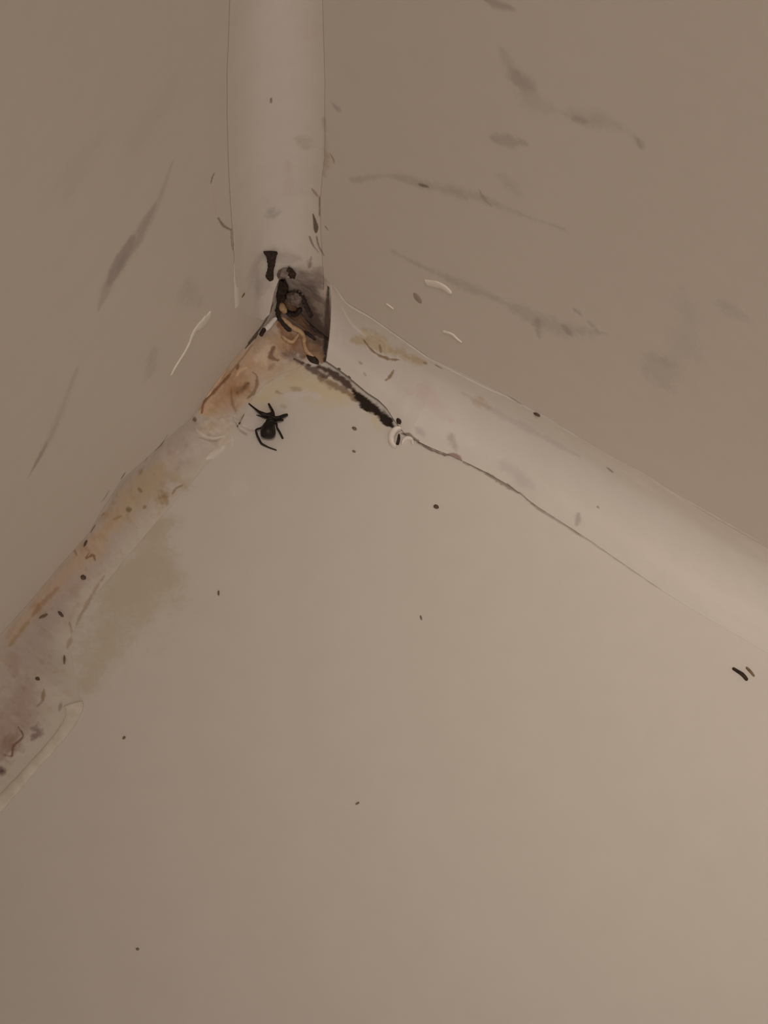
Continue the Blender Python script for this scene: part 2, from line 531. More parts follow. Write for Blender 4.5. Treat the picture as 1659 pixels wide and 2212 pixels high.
# black mould line under the lifted edge of the right joint
mark('tr br', [(690, 792), (720, 806), (745, 826), (768, 846)], [11, 12, 12, 9], alb(60, 40, 32), 0.95, 0.5, 0.35, 0.7)
mark('tr', [(765, 846), (790, 872), (815, 890), (838, 912), (856, 928)], [10, 14, 15, 13, 7], DK, 1.0, 0.45, 0.35, 0.7)
mark('br', [(760, 838), (785, 858), (806, 872)], [5, 5, 4], DK, 0.9, 0.5, 0.3, 0.6)
mark('br', [(808, 872), (828, 884), (842, 902), (852, 920)], [5, 6, 6, 5], DK, 0.95, 0.5, 0.3, 0.6)
mark('br', [(716, 788), (735, 800), (756, 816)], [3.5, 4.5, 3.5], DK, 0.9, 0.5, 0.2, 0.6, -0.15)
mark('tr br', [(866, 936), (885, 940), (905, 955), (930, 970), (965, 985)], [4, 5, 4, 4, 3], alb(92, 74, 60), 0.85, 0.5, 0.3, 0.6, -0.05)
mark('tr br', [(966, 982), (985, 984), (998, 995)], [5, 8, 6], alb(116, 82, 72), 0.85, 0.6, 0.3, 0.6)
mark('tr br', [(1000, 998), (1050, 1022), (1078, 1040), (1100, 1052), (1128, 1068)], [3, 4, 6, 6, 3], alb(112, 96, 80), 0.85, 0.5, 0.3, 0.6)
mark('tr br', [(1128, 1068), (1145, 1084), (1165, 1100), (1200, 1122), (1260, 1160)], [3, 4, 4, 3, 3], alb(122, 104, 88), 0.8, 0.6, 0.2, 0.6, -0.04)
mark('tr br', [(1260, 1160), (1330, 1208), (1430, 1276)], [2.8, 2.6, 2], alb(136, 119, 102), 0.7, 0.7, 0.2, 0.6)

# --- right joint: bright cut edge, yellow stain, grey marks
mark('br', [(714, 592), (709, 680), (704, 780)], [7, 8, 7], WHT, 0.55, 0.6, 0.1)
mark('br', [(760, 735), (810, 740), (860, 765), (920, 782)], [26, 36, 30, 12], alb(150, 124, 88), 0.8, 0.9, 0.5, 1.2)
mark('br', [(778, 722), (800, 722), (830, 740), (835, 760)], [6, 9, 8, 6], alb(172, 148, 114), 0.55, 0.9, 0.6, 0.8, 0.06)
mark('br', [(785, 735), (805, 760), (835, 775), (862, 778)], [5, 5, 6, 5], alb(112, 84, 54), 0.85, 0.7, 0.4, 0.6, -0.08)
mark('br', [(820, 745), (822, 762)], [4, 4], alb(116, 88, 58), 0.8, 0.7, 0.4, 0.6)
mark('br', [(850, 800), (840, 816), (832, 822)], [4, 5, 5], alb(112, 86, 60), 0.85, 0.7, 0.3, 0.6, -0.06)
mark('br', [(915, 783), (922, 786)], [6, 5], alb(104, 78, 62), 0.8, 0.7, 0.3)
mark('br', [(776, 783), (782, 786)], [6, 5], alb(128, 106, 84), 0.7, 0.8, 0.3)
mark('br', [(786, 806), (790, 812)], [5, 4], alb(128, 112, 96), 0.6, 0.8, 0.3)
mark('br', [(880, 845), (930, 860), (970, 905)], [30, 30, 24], PNK, 0.4, 1.0, 0.5, 2)
mark('br', [(1030, 870), (1060, 880)], [24, 14], alb(152, 120, 94), 0.6, 0.9, 0.5, 1.2)
mark('br', [(900, 925), (915, 940)], [14, 12], GRY, 0.6, 1.0, 0.4)
mark('br', [(975, 940), (985, 975)], [18, 14], alb(126, 110, 100), 0.55, 1.0, 0.4, 1.5)
mark('br', [(1080, 1000), (1150, 1050)], [26, 22], GRY, 0.35, 1.0, 0.4, 2)
mark('br', [(1250, 1110), (1245, 1135)], [10, 8], alb(136, 121, 108), 0.75, 0.9, 0.3)
mark('br', [(1290, 1094), (1293, 1097)], [4, 4], alb(110, 90, 70), 0.8, 0.7, 0.2)
mark('br', [(1312, 1010), (1324, 1020)], [4, 4], alb(110, 94, 80), 0.8, 0.7, 0.2)
mark('br', [(738, 664), (760, 700), (790, 726)], [5, 6, 5], WHT, 0.35, 0.9, 0.2)
mark('br wr', [(722, 618), (752, 658), (800, 686), (860, 728), (925, 774)], [4, 4, 4, 4, 4], WHT, 0.7, 0.7, 0.2, 1, 0.10)
mark('br wr', [(925, 774), (985, 805), (1050, 838), (1100, 860), (1180, 902), (1250, 945)], [2.5, 3, 3.5, 3, 3, 2.5], WHT, 0.55, 0.7, 0.2, 1, 0.06)
mark('br wr', [(1320, 985), (1400, 1030), (1450, 1062), (1540, 1112), (1640, 1170)], [3, 4, 4, 4, 3], WHT, 0.4, 0.8, 0.3, 1, 0.06)
mark('br wr', [(940, 788), (955, 796)], [4, 4], alb(96, 76, 60), 0.7, 0.7, 0.3)
mark('br wr', [(1100, 857), (1130, 876)], [3, 3], alb(116, 98, 84), 0.6, 0.7, 0.3)
mark('br', [(1000, 850), (1100, 905), (1250, 985)], [14, 16, 14], GRY, 0.35, 1.0, 0.3, 2)

# --- left joint: brown near the corner, then tan with specks, pink-brown low down
mark('bl', [(620, 730), (580, 760), (540, 800), (490, 850), (440, 890)], [70, 70, 66, 60, 44], alb(154, 120, 90), 0.95, 0.9, 0.3, 2)
mark('bl tr', [(640, 790), (600, 800)], [44, 50], alb(158, 128, 98), 0.85, 1.0, 0.4, 2)
mark('bl', [(520, 815), (495, 845), (470, 870)], [38, 46, 38], alb(132, 94, 62), 0.8, 1.0, 0.4, 1.6)
mark('bl', [(535, 830), (518, 843), (512, 848)], [12, 16, 11], alb(92, 62, 38), 0.9, 0.9, 0.4, 1)
mark('bl', [(545, 803), (556, 815), (550, 845), (535, 860)], [4, 5, 6, 5], alb(100, 68, 42), 0.7, 0.8, 0.3, 0.8, -0.08)
mark('bl', [(500, 808), (480, 828), (462, 848), (442, 868), (436, 892)], [4, 5, 6, 5, 4], alb(104, 66, 40), 0.9, 0.7, 0.3, 0.8, -0.12)
mark('bl', [(514, 788), (512, 797)], [5, 4], alb(100, 66, 40), 0.85, 0.7, 0.3)
mark('bl', [(488, 800), (470, 826), (448, 856)], [7, 8, 7], alb(172, 132, 100), 0.6, 0.8, 0.3, 1, 0.14)
mark('bl', [(536, 792), (520, 800), (512, 812)], [6, 6, 6], alb(174, 138, 106), 0.6, 0.8, 0.3, 1, 0.12)
mark('bl', [(500, 836), (503, 870), (514, 892)], [4, 5, 4], alb(122, 90, 64), 0.7, 0.8, 0.3, 0.8, -0.08)
mark('bl', [(420, 902), (422, 908)], [8, 6], alb(88, 64, 34), 0.9, 0.7, 0.4, 0.6)
mark('bl', [(455, 890), (490, 898)], [12, 12], alb(138, 110, 74), 0.7, 0.9, 0.5, 0.8)
mark('bl', [(545, 745), (510, 790), (470, 838), (430, 886)], [5, 4, 4, 4], alb(110, 76, 48), 0.6, 0.8, 0.3, 0.8)
mark('bl wl', [(575, 690), (556, 718), (530, 752)], [7, 7, 4], alb(52, 38, 30), 0.9, 0.6, 0.3, 0.7)
mark('bl', [(590, 745), (560, 775)], [24, 24], alb(176, 150, 124), 0.6, 0.9, 0.4, 1.2, 0.15)
mark('bl', [(580, 800), (592, 786)], [10, 10], alb(118, 78, 54), 0.6, 0.9, 0.4)
mark('bl tr', [(500, 905), (455, 950), (400, 985)], [48, 56, 40], alb(160, 141, 124), 0.8, 1.0, 0.3, 2)
mark('bl tr', [(440, 935), (490, 920), (480, 960)], [30, 34, 26], alb(162, 142, 120), 0.8, 0.8, 0.4, 1.4, 0.12)
mark('bl tr', [(530, 915), (555, 905)], [22, 18], alb(166, 146, 134), 0.8, 0.7, 0.3, 1.4, 0.10)
mark('bl tr', [(505, 900), (515, 925), (535, 940)], [3, 3, 3], alb(126, 108, 92), 0.7, 0.7, 0.3, 1, -0.06)
mark('bl tr', [(430, 945), (460, 952), (480, 945)], [4, 4, 4], alb(128, 112, 94), 0.6, 0.8, 0.4, 1, -0.06)
mark('bl', [(390, 985), (350, 1000)], [34, 34], alb(158, 136, 120), 0.7, 1.0, 0.4, 2)
mark('bl', [(345, 1010), (300, 1070), (260, 1110), (220, 1160)], [50, 60, 56, 44], alb(148, 122, 92), 0.9, 1.0, 0.35, 2)
mark('bl', [(260, 1110), (200, 1180), (140, 1240), (80, 1310), (20, 1380)], [44, 44, 44, 40, 34], alb(150, 122, 96), 0.85, 1.0, 0.35, 2)
mark('bl tr', [(380, 1030), (400, 1050)], [26, 20], alb(140, 116, 84), 0.6, 1.0, 0.5, 1.2)
mark('bl tr', [(352, 1076)], [20], alb(108, 84, 48), 0.8, 0.9, 0.3, 0.8)
mark('bl tr', [(355, 1078)], [10], alb(140, 112, 74), 0.7, 0.9, 0.2, 0.8, 0.15)
mark('bl tr', [(372, 1068), (380, 1055), (395, 1048)], [4, 4, 3], alb(112, 88, 56), 0.7, 0.8, 0.3, 0.8)
mark('bl', [(302, 1024), (306, 1018)], [10, 9], alb(120, 94, 62), 0.75, 0.9, 0.4, 0.8)
mark('bl', [(298, 1055), (306, 1062)], [5, 5], alb(112, 86, 54), 0.8, 0.8, 0.3)
mark('bl', [(275, 1100), (282, 1102)], [7, 6], alb(96, 74, 44), 0.8, 0.8, 0.4)
mark('bl', [(262, 1115), (245, 1122)], [5, 5], alb(120, 96, 62), 0.7, 0.8, 0.4)
mark('bl', [(310, 1097), (316, 1094)], [5, 4], alb(112, 84, 54), 0.7, 0.8, 0.4)
mark('bl', [(220, 1115), (226, 1108)], [5, 4], alb(118, 96, 64), 0.6, 0.8, 0.4)
mark('bl', [(320, 985), (312, 1000)], [4, 4], alb(124, 98, 66), 0.6, 0.8, 0.4)
mark('bl wl', [(362, 940), (350, 958), (335, 974)], [3, 4, 3], alb(104, 86, 66), 0.8, 0.7, 0.3, 0.8)
mark('bl wl', [(270, 1022), (262, 1034)], [4, 4], alb(74, 58, 44), 0.9, 0.7, 0.3)
mark('bl wl', [(236, 1060), (226, 1076), (218, 1086)], [3.5, 4, 3], alb(92, 76, 58), 0.85, 0.7, 0.3)
mark('bl wl', [(206, 1134), (196, 1150)], [4, 4], alb(88, 70, 48), 0.9, 0.7, 0.3)
mark('bl wl', [(188, 1168), (182, 1180)], [5, 4], alb(60, 42, 28), 0.95, 0.7, 0.3)
mark('bl', [(192, 1195), (185, 1206), (200, 1200), (206, 1212)], [4, 4, 4, 4], alb(104, 72, 44), 0.85, 0.7, 0.4, 0.6)
mark('bl', [(160, 1188), (166, 1200)], [4, 4], alb(116, 86, 58), 0.8, 0.7, 0.4)
mark('bl', [(128, 1268), (105, 1290), (85, 1310), (70, 1330)], [5, 12, 11, 7], alb(132, 98, 70), 0.8, 0.8, 0.4, 1)
mark('bl', [(60, 1345), (40, 1370), (20, 1395)], [9, 9, 8], alb(128, 100, 68), 0.7, 0.9, 0.4, 1)
mark('bl', [(170, 1250), (110, 1330), (60, 1400), (20, 1460)], [30, 36, 40, 44], alb(140, 119, 106), 0.7, 1.0, 0.3, 2)
mark('bl tr', [(225, 1245), (205, 1275), (180, 1320), (165, 1350)], [6, 6, 6, 5], alb(126, 100, 74), 0.6, 0.9, 0.4, 1)
mark('bl tr', [(150, 1345), (155, 1370), (145, 1400)], [7, 6, 6], alb(124, 98, 72), 0.6, 0.9, 0.4, 1)
mark('bl', [(60, 1480), (30, 1560), (0, 1600)], [50, 60, 60], alb(130, 106, 89), 0.85, 1.0, 0.35, 2)
mark('bl', [(95, 1490), (90, 1515), (80, 1525)], [5, 6, 5], alb(108, 84, 56), 0.75, 0.8, 0.4)
mark('bl tr', [(35, 1590), (15, 1620), (5, 1640)], [26, 30, 30], alb(114, 86, 68), 0.8, 0.9, 0.45, 1)
mark('bl tr', [(72, 1572), (85, 1582), (70, 1595)], [14, 12, 12], alb(100, 76, 70), 0.75, 0.9, 0.5, 0.8)
mark('bl tr', [(40, 1570), (50, 1590), (30, 1610), (25, 1632), (8, 1630)], [3, 3, 3, 4, 3], alb(92, 60, 46), 0.85, 0.7, 0.4, 0.6, -0.08)
mark('bl tr', [(3, 1664)], [17], alb(70, 44, 38), 0.95, 0.8, 0.3, 0.8)
mark('bl tr', [(132, 1520), (128, 1535)], [5, 4], alb(106, 86, 70), 0.6, 0.8, 0.3)
mark('tr bl', [(520, 1055)], [28], alb(168, 150, 132), 0.4, 0.5, 0.2)

mark('bl tr', [(448, 990), (470, 975), (486, 962)], [7, 9, 6], alb(178, 160, 142), 0.6, 0.8, 0.4, 1, 0.12)
mark('bl tr', [(425, 928), (440, 940), (462, 946), (486, 942)], [4, 4, 4, 4], alb(178, 158, 140), 0.5, 0.8, 0.4, 1, 0.10)
mark('bl tr', [(500, 938), (502, 955), (498, 966)], [5, 6, 4], alb(178, 156, 142), 0.55, 0.8, 0.4, 1, 0.12)
mark('bl tr', [(514, 905), (524, 922), (548, 930), (562, 922)], [3, 3, 3, 3], alb(134, 116, 100), 0.6, 0.8, 0.4, 1, -0.06)

# --- upright joint: thin cracks at its edges, grey and pink stains
mark('bv wl', [(464, 372), (458, 385), (456, 396)], [3, 4.5, 3], alb(96, 80, 58), 0.85, 0.7, 0.3)
mark('bv wl', [(460, 400), (463, 440), (468, 465)], [3, 3, 3], PNK, 0.6, 0.8, 0.3)
mark('bv wl', [(470, 470), (482, 487), (500, 497)], [3.5, 3.5, 3], alb(100, 76, 62), 0.8, 0.6, 0.2, 1, -0.08)
mark('bv', [(472, 460), (490, 482), (502, 490)], [3, 3, 3], alb(176, 150, 126), 0.7, 0.7, 0.2, 1, 0.10)
mark('bv wl', [(498, 497), (499, 515), (502, 540)], [3, 3, 2.4], alb(106, 84, 66), 0.8, 0.6, 0.2, 1, -0.08)
mark('bv wl', [(505, 500), (506, 540)], [3.2, 2.8], alb(182, 154, 124), 0.75, 0.7, 0.2, 1, 0.10)
mark('bv wl', [(511, 580), (504, 600), (504, 630), (506, 652)], [2.2, 2.4, 2.4, 2], alb(166, 147, 128), 0.7, 0.8, 0.2, 1, 0.03)
mark('bv', [(585, 212), (586, 222)], [4.5, 4], alb(96, 78, 56), 0.85, 0.7, 0.3)
mark('bv', [(580, 455), (592, 470)], [24, 18], alb(122, 110, 104), 0.5, 1.0, 0.4, 2)
mark('bv', [(640, 300), (660, 320)], [24, 20], alb(140, 122, 96), 0.45, 1.0, 0.5, 2)
mark('bv', [(620, 350), (628, 420)], [20, 16], PNK, 0.3, 1.0, 0.5, 2)
mark('bv', [(660, 40), (665, 80)], [26, 26], PNK, 0.2, 1.0, 0.5, 3)
mark('bv wr', [(674, 408), (686, 424)], [4, 4], alb(124, 92, 82), 0.7, 0.7, 0.3)
mark('bv wr', [(690, 425), (690, 468)], [2.6, 2.6], alb(100, 80, 64), 0.8, 0.6, 0.3)
mark('bv wr', [(676, 462), (682, 485), (682, 502)], [3, 6, 5], alb(70, 52, 40), 0.9, 0.6, 0.3)
mark('bv wr', [(702, 488), (708, 496)], [4, 4], alb(108, 84, 72), 0.8, 0.7, 0.3)
mark('bv wr', [(668, 510), (676, 530), (688, 545)], [3, 4, 3], alb(104, 86, 76), 0.8, 0.7, 0.3)
mark('bv wr', [(684, 510), (688, 530), (700, 552)], [3, 3.5, 3], alb(104, 86, 76), 0.8, 0.7, 0.3)
mark('bv wr', [(712, 330), (720, 344), (722, 352)], [3, 4, 3], alb(120, 94, 70), 0.7, 0.7, 0.3)
mark('bv wr', [(700, 255), (705, 345), (700, 380)], [10, 14, 10], alb(138, 114, 86), 0.5, 1.0, 0.4, 1.5)
mark('bv wr', [(672, 555), (668, 578)], [9, 8], alb(100, 84, 76), 0.7, 0.9, 0.4)
mark('bv wr', [(690, 580), (680, 620), (690, 650)], [24, 30, 24], alb(112, 92, 86), 0.7, 1.0, 0.4, 1.5)

# --- open corner: dark mould, painted shadow of the cut end, rust brown and tan remains
mark('wr bv gr', [(650, 590), (668, 620), (690, 640)], [30, 38, 30], alb(92, 74, 67), 0.9, 0.9, 0.4, 1.4)
mark('wr tr gr bl bv', [(636, 640), (664, 672), (690, 720)], [30, 36, 24], alb(70, 54, 47), 0.95, 0.8, 0.4, 1.2)
mark('wl wr tr gr bl', [(690, 690), (696, 730), (698, 780)], [10, 12, 9], alb(84, 60, 48), 0.8, 0.8, 0.4, 1.2)
mark('wl wr tr gr bl', [(709, 620), (706, 700), (702, 780)], [7, 9, 9], alb(44, 28, 20), 0.95, 0.6, 0.2, 0.8)  # shadow beside the right joint's cut end, painted as a dark line
mark('wl wr tr gr bl', [(605, 600), (605, 640), (602, 690)], [18, 24, 14], alb(52, 38, 32), 0.9, 0.8, 0.4, 1)
mark('wl wr tr gr bl', [(590, 655), (575, 690), (548, 726)], [12, 12, 8], alb(84, 70, 60), 0.85, 0.8, 0.4, 1)
mark('wl wr tr gr bl', [(660, 735), (684, 762), (694, 785)], [16, 16, 10], alb(128, 94, 66), 0.9, 0.8, 0.4, 1)
mark('wl wr tr gr bl', [(605, 700), (630, 730), (656, 765)], [16, 32, 30], alb(112, 74, 48), 0.95, 0.8, 0.4, 1)
mark('wl wr tr gr bl', [(612, 765), (640, 772), (655, 772)], [16, 20, 14], alb(92, 70, 62), 0.8, 0.9, 0.4, 1)
mark('wl wr tr gr bl', [(592, 750), (585, 770), (600, 778)], [9, 9, 8], alb(92, 60, 40), 0.8, 0.8, 0.5, 0.8)
mark('wl wr tr gr bl', [(612, 694), (640, 706), (672, 735), (696, 764)], [10, 18, 20, 12], alb(90, 62, 44), 0.9, 0.9, 0.4, 1)
mark('wl wr tr gr bl bv', [(648, 632), (672, 672), (690, 722)], [30, 38, 30], alb(56, 43, 38), 0.85, 0.8, 0.3, 1.2)
mark('wl wr tr gr bl', [(675, 722), (684, 735), (692, 748)], [12, 15, 12], alb(84, 58, 42), 0.95, 0.8, 0.3, 1)
mark('wl wr tr gr bl', [(664, 722), (680, 733), (696, 744)], [9, 12, 9], alb(96, 70, 54), 0.9, 0.9, 0.4, 1)
mark('wl wr tr gr bl', [(668, 745), (690, 752), (697, 772)], [9, 10, 8], alb(122, 90, 66), 0.7, 0.9, 0.4, 1)
mark('wl wr tr gr bl', [(635, 775), (650, 782), (670, 790)], [6, 7, 7], alb(62, 38, 26), 0.9, 0.7, 0.4, 0.7)
mark('wl wr tr gr bl', [(655, 788), (680, 800), (705, 815)], [8, 10, 9], alb(70, 46, 38), 0.85, 0.7, 0.4, 0.7)

S_gr.D += fbm(S_gr.P, 1.3, 4, 9) * 0.30
rusty = smooth(0.05, 0.55, fbm(S_bl.P, 2.2, 4, 41)) * 0.45 + smooth(0.25, 0.5, fbm(S_bl.P, 0.8, 3, 43)) * 0.35
S_bl.C = S_bl.C * lerp(np.ones(3), np.array([0.80, 0.66, 0.50]), rusty[:, None] * S_bl.mask[:, None])
S_bl.D += fbm(S_bl.P, 1.0, 3, 12) * 0.05
S_bl.D += fbm(S_bl.P, 3.0, 4, 2) * 0.16
S_br.D += fbm(S_br.P, 6.0, 3, 4) * 0.07
S_bv.D += fbm(S_bv.P, 5.0, 3, 6) * 0.06

# mould spread over the bare wall of the open corner and over the torn start of the left joint
pm = S_wr.P / MM
mo = (1 - smooth(5.5, 10.5, pm[:, 2] + 1.2 * fbm(S_wr.P, 2.0, 3, 61))) * (1 - smooth(7.0, 8.2, pm[:, 0])) * (0.62 + 0.38 * smooth(-0.3, 0.3, fbm(S_wr.P, 1.1, 3, 62)))
S_wr.C = lerp(S_wr.C, np.array([0.15, 0.115, 0.10]), mo[:, None])
pm = S_bl.P / MM
mo = (1 - smooth(0.7, 1.7, -pm[:, 1] + 0.4 * fbm(S_bl.P, 1.0, 3, 63))) * smooth(0.8, 1.6, pm[:, 0])
S_bl.C = lerp(S_bl.C, np.array([0.13, 0.085, 0.06]), 0.9 * mo[:, None])
pm = S_bv.P / MM
mo = (1 - smooth(0.0, 3.5, pm[:, 2] - zV / MM + 1.5 * fbm(S_bv.P, 1.6, 3, 64))) * smooth(1.2, 2.6, pm[:, 0]) * 0.55
S_bv.C = lerp(S_bv.C, np.array([0.24, 0.19, 0.17]), mo[:, None])

# ------------------------------------------------------------------ the setting
tag(S_wl.build(M_TILE, False, back=(-0.012, 0, 0)), kind='structure', label='left marble-look wall with grey veins')
tag(S_wr.build(M_TILE, True, back=(0, 0.012, 0)), kind='structure', label='right marble-look wall with grey veins')
tag(S_tr.build(M_TRAY, True, back=(0, 0, -0.03)), 'white shower tray filling the lower half, under the spider', 'shower tray')
tag(S_br.build(M_SIL, True, caps=True), 'smooth white silicone joint along the right wall, lower edge lifted over a black gap', 'sealant')
tag(S_bl.build(M_SIL, False, caps=True), 'brown-stained lumpy silicone joint between left wall and tray', 'sealant')
tag(S_bv.build(M_SIL, False, caps='far'), 'upright silicone joint where the two walls meet, torn off at its foot', 'sealant')
tag(S_gr.build(M_GRIME, False), 'dark brown crusted grime in the open corner where walls and tray meet', 'grime')

#OBJECTS
# ------------------------------------------------------------------ loose things
M_DARK = plain_material('dark_dirt_and_gap', alb(52, 36, 24), 0.75, col2=alb(22, 13, 9), scale=2500)
M_BROWN = plain_material('brown_dirt', alb(110, 84, 58), 0.8, col2=alb(80, 58, 38), scale=2500)
M_GREY = plain_material('grey_dirt', alb(118, 98, 84), 0.75, col2=alb(80, 64, 54), scale=2200)
M_TANS = plain_material('tan_silicone', alb(160, 126, 92), 0.5, col2=alb(136, 102, 70), scale=1600)
M_WHITE = plain_material('white_silicone', alb(190, 172, 155), 0.45, col2=alb(172, 153, 136), scale=900)
M_CREAM = plain_material('dried_silicone', srgb(152, 136, 118) / LIGHTW, 0.5, col2=srgb(146, 129, 111) / LIGHTW, scale=900)
M_FLAP = plain_material('peeled_film', alb(170, 152, 132), 0.5, col2=alb(156, 138, 118), scale=600)
M_SPIDER = plain_material('spider_shell', alb(30, 20, 14), 0.45, col2=alb(12, 7, 5), scale=1800, spec=0.25)


def link_mesh(name, bm, mat):
    bmesh.ops.recalc_face_normals(bm, faces=bm.faces)
    me = bpy.data.meshes.new(name)
    bm.to_mesh(me)
    bm.free()
    me.polygons.foreach_set('use_smooth', np.ones(len(me.polygons), bool))
    me.materials.append(mat)
    o = bpy.data.objects.new(name, me)
    COL.objects.link(o)
    return o


def to_origin(o):
    """put the object's origin at its own middle"""
    n = len(o.data.vertices)
    co = np.zeros(n * 3, np.float32)
    o.data.vertices.foreach_get('co', co)
    c = co.reshape(-1, 3).mean(0)
    o.data.transform(Matrix.Translation(-Vector(c.tolist())))
    o.location = o.location + Vector(c.tolist())
    return o


def lump(name, p1, p2, wpx, h, mat, label, cat, rough=0.25, seed=0, group=None, sink=0.35):
    """irregular crumb: long axis p1-p2 on the surface, width in photo px, height in mm"""
    a, na = at(*p1)
    b, nb = at(*p2)
    n = (na + nb).normalized()
    c = (a + b) / 2
    t = b - a
    L = max(t.length / 2, 1e-6)
    t = (t - n * t.dot(n)).normalized()
    s_ = n.cross(t)
    bm = bmesh.new()
    bmesh.ops.create_icosphere(bm, subdivisions=4, radius=1)
    rx, ry, rz = L, wpx * PX / 2, h * MM / 2
    for v in bm.verts:
        d = v.co.copy()
        k = 1 + rough * mnoise.fractal(d * 1.6 + Vector((seed * 3.1, seed, 0.3)), 0.8, 2.0, 3)
        v.co = t * (d.x * rx * k) + s_ * (d.y * ry * k) + n * (d.z * rz * k + rz * (1 - 2 * sink))
    o = link_mesh(name, bm, mat)
    o.location = c
    return tag(o, label, cat, group)


def ribbon(name, pts, th, mat, label, cat, lift=None, n=60, sec=10, group=None, ragged=0.0, seed=0, round_ends=(1, 1), level=False):
    """strip lying on the real surfaces; pts = (px, py, half width px); th in mm; lift in mm per point"""
    P = spline([(p[0], p[1], p[2]) for p in pts], n)
    lf = np.interp(np.linspace(0, 1, n), np.linspace(0, 1, len(lift)), lift) if lift else np.zeros(n)
    q, nn = [], []
    for x, y, w in P:
        a, b = at(x, y)
        q.append(a); nn.append(b)
    k = 4
    ns = [sum(nn[max(0, i - k):i + k + 1], Vector()).normalized() for i in range(n)]
    qs = [sum(q[max(0, i - 1):i + 2], Vector()) / len(q[max(0, i - 1):i + 2]) for i in range(n)]
    bm = bmesh.new()
    rings = []
    for i in range(n):
        t = (qs[min(i + 1, n - 1)] - qs[max(i - 1, 0)]).normalized()
        s_ = ns[i].cross(t).normalized()
        w = P[i][2] * PX
        if level:
            dl = at(P[i][0] + P[i][2], P[i][1])[0] - at(P[i][0] - P[i][2], P[i][1])[0]
            w, s_ = dl.length / 2, -dl.normalized() if dl.dot(s_) < 0 else dl.normalized()
        e = i / (n - 1)
        f = 1.0
        if round_ends[0]: f *= min(1, math.sqrt(max(e, 0.0004) / 0.08)) if e < 0.08 else 1
        if round_ends[1]: f *= min(1, math.sqrt(max(1 - e, 0.0004) / 0.08)) if e > 0.92 else 1
        wl_ = w * f * (1 + ragged * mnoise.noise(Vector((e * 14, seed, 0.2))))
        wr_ = w * f * (1 + ragged * mnoise.noise(Vector((e * 14, seed, 7.2))))
        hh = th * MM * (0.35 + 0.65 * f) * (1 + 0.4 * ragged * mnoise.noise(Vector((e * 9, seed, 3.2))))
        base = qs[i] + ns[i] * (lf[i] * MM)
        r = []
        for j in range(sec + 1):
            a = math.pi * j / sec
            c_ = math.cos(a)
            r.append(bm.verts.new(base + s_ * (c_ * (wl_ if c_ > 0 else wr_)) + ns[i] * (hh * math.sin(a) ** 0.6)))
        r.append(bm.verts.new(base - s_ * (wr_ * 0.96) - ns[i] * 0.00003))
        r.append(bm.verts.new(base + s_ * (wl_ * 0.96) - ns[i] * 0.00003))
        rings.append(r)
    m = len(rings[0])
    for i in range(n - 1):
        for j in range(m):
            bm.faces.new((rings[i][j], rings[i][(j + 1) % m], rings[i + 1][(j + 1) % m], rings[i + 1][j]))
    bm.faces.new(rings[0][::-1])
    bm.faces.new(rings[-1])
    o = to_origin(link_mesh(name, bm, mat))
    return tag(o, label, cat, group)


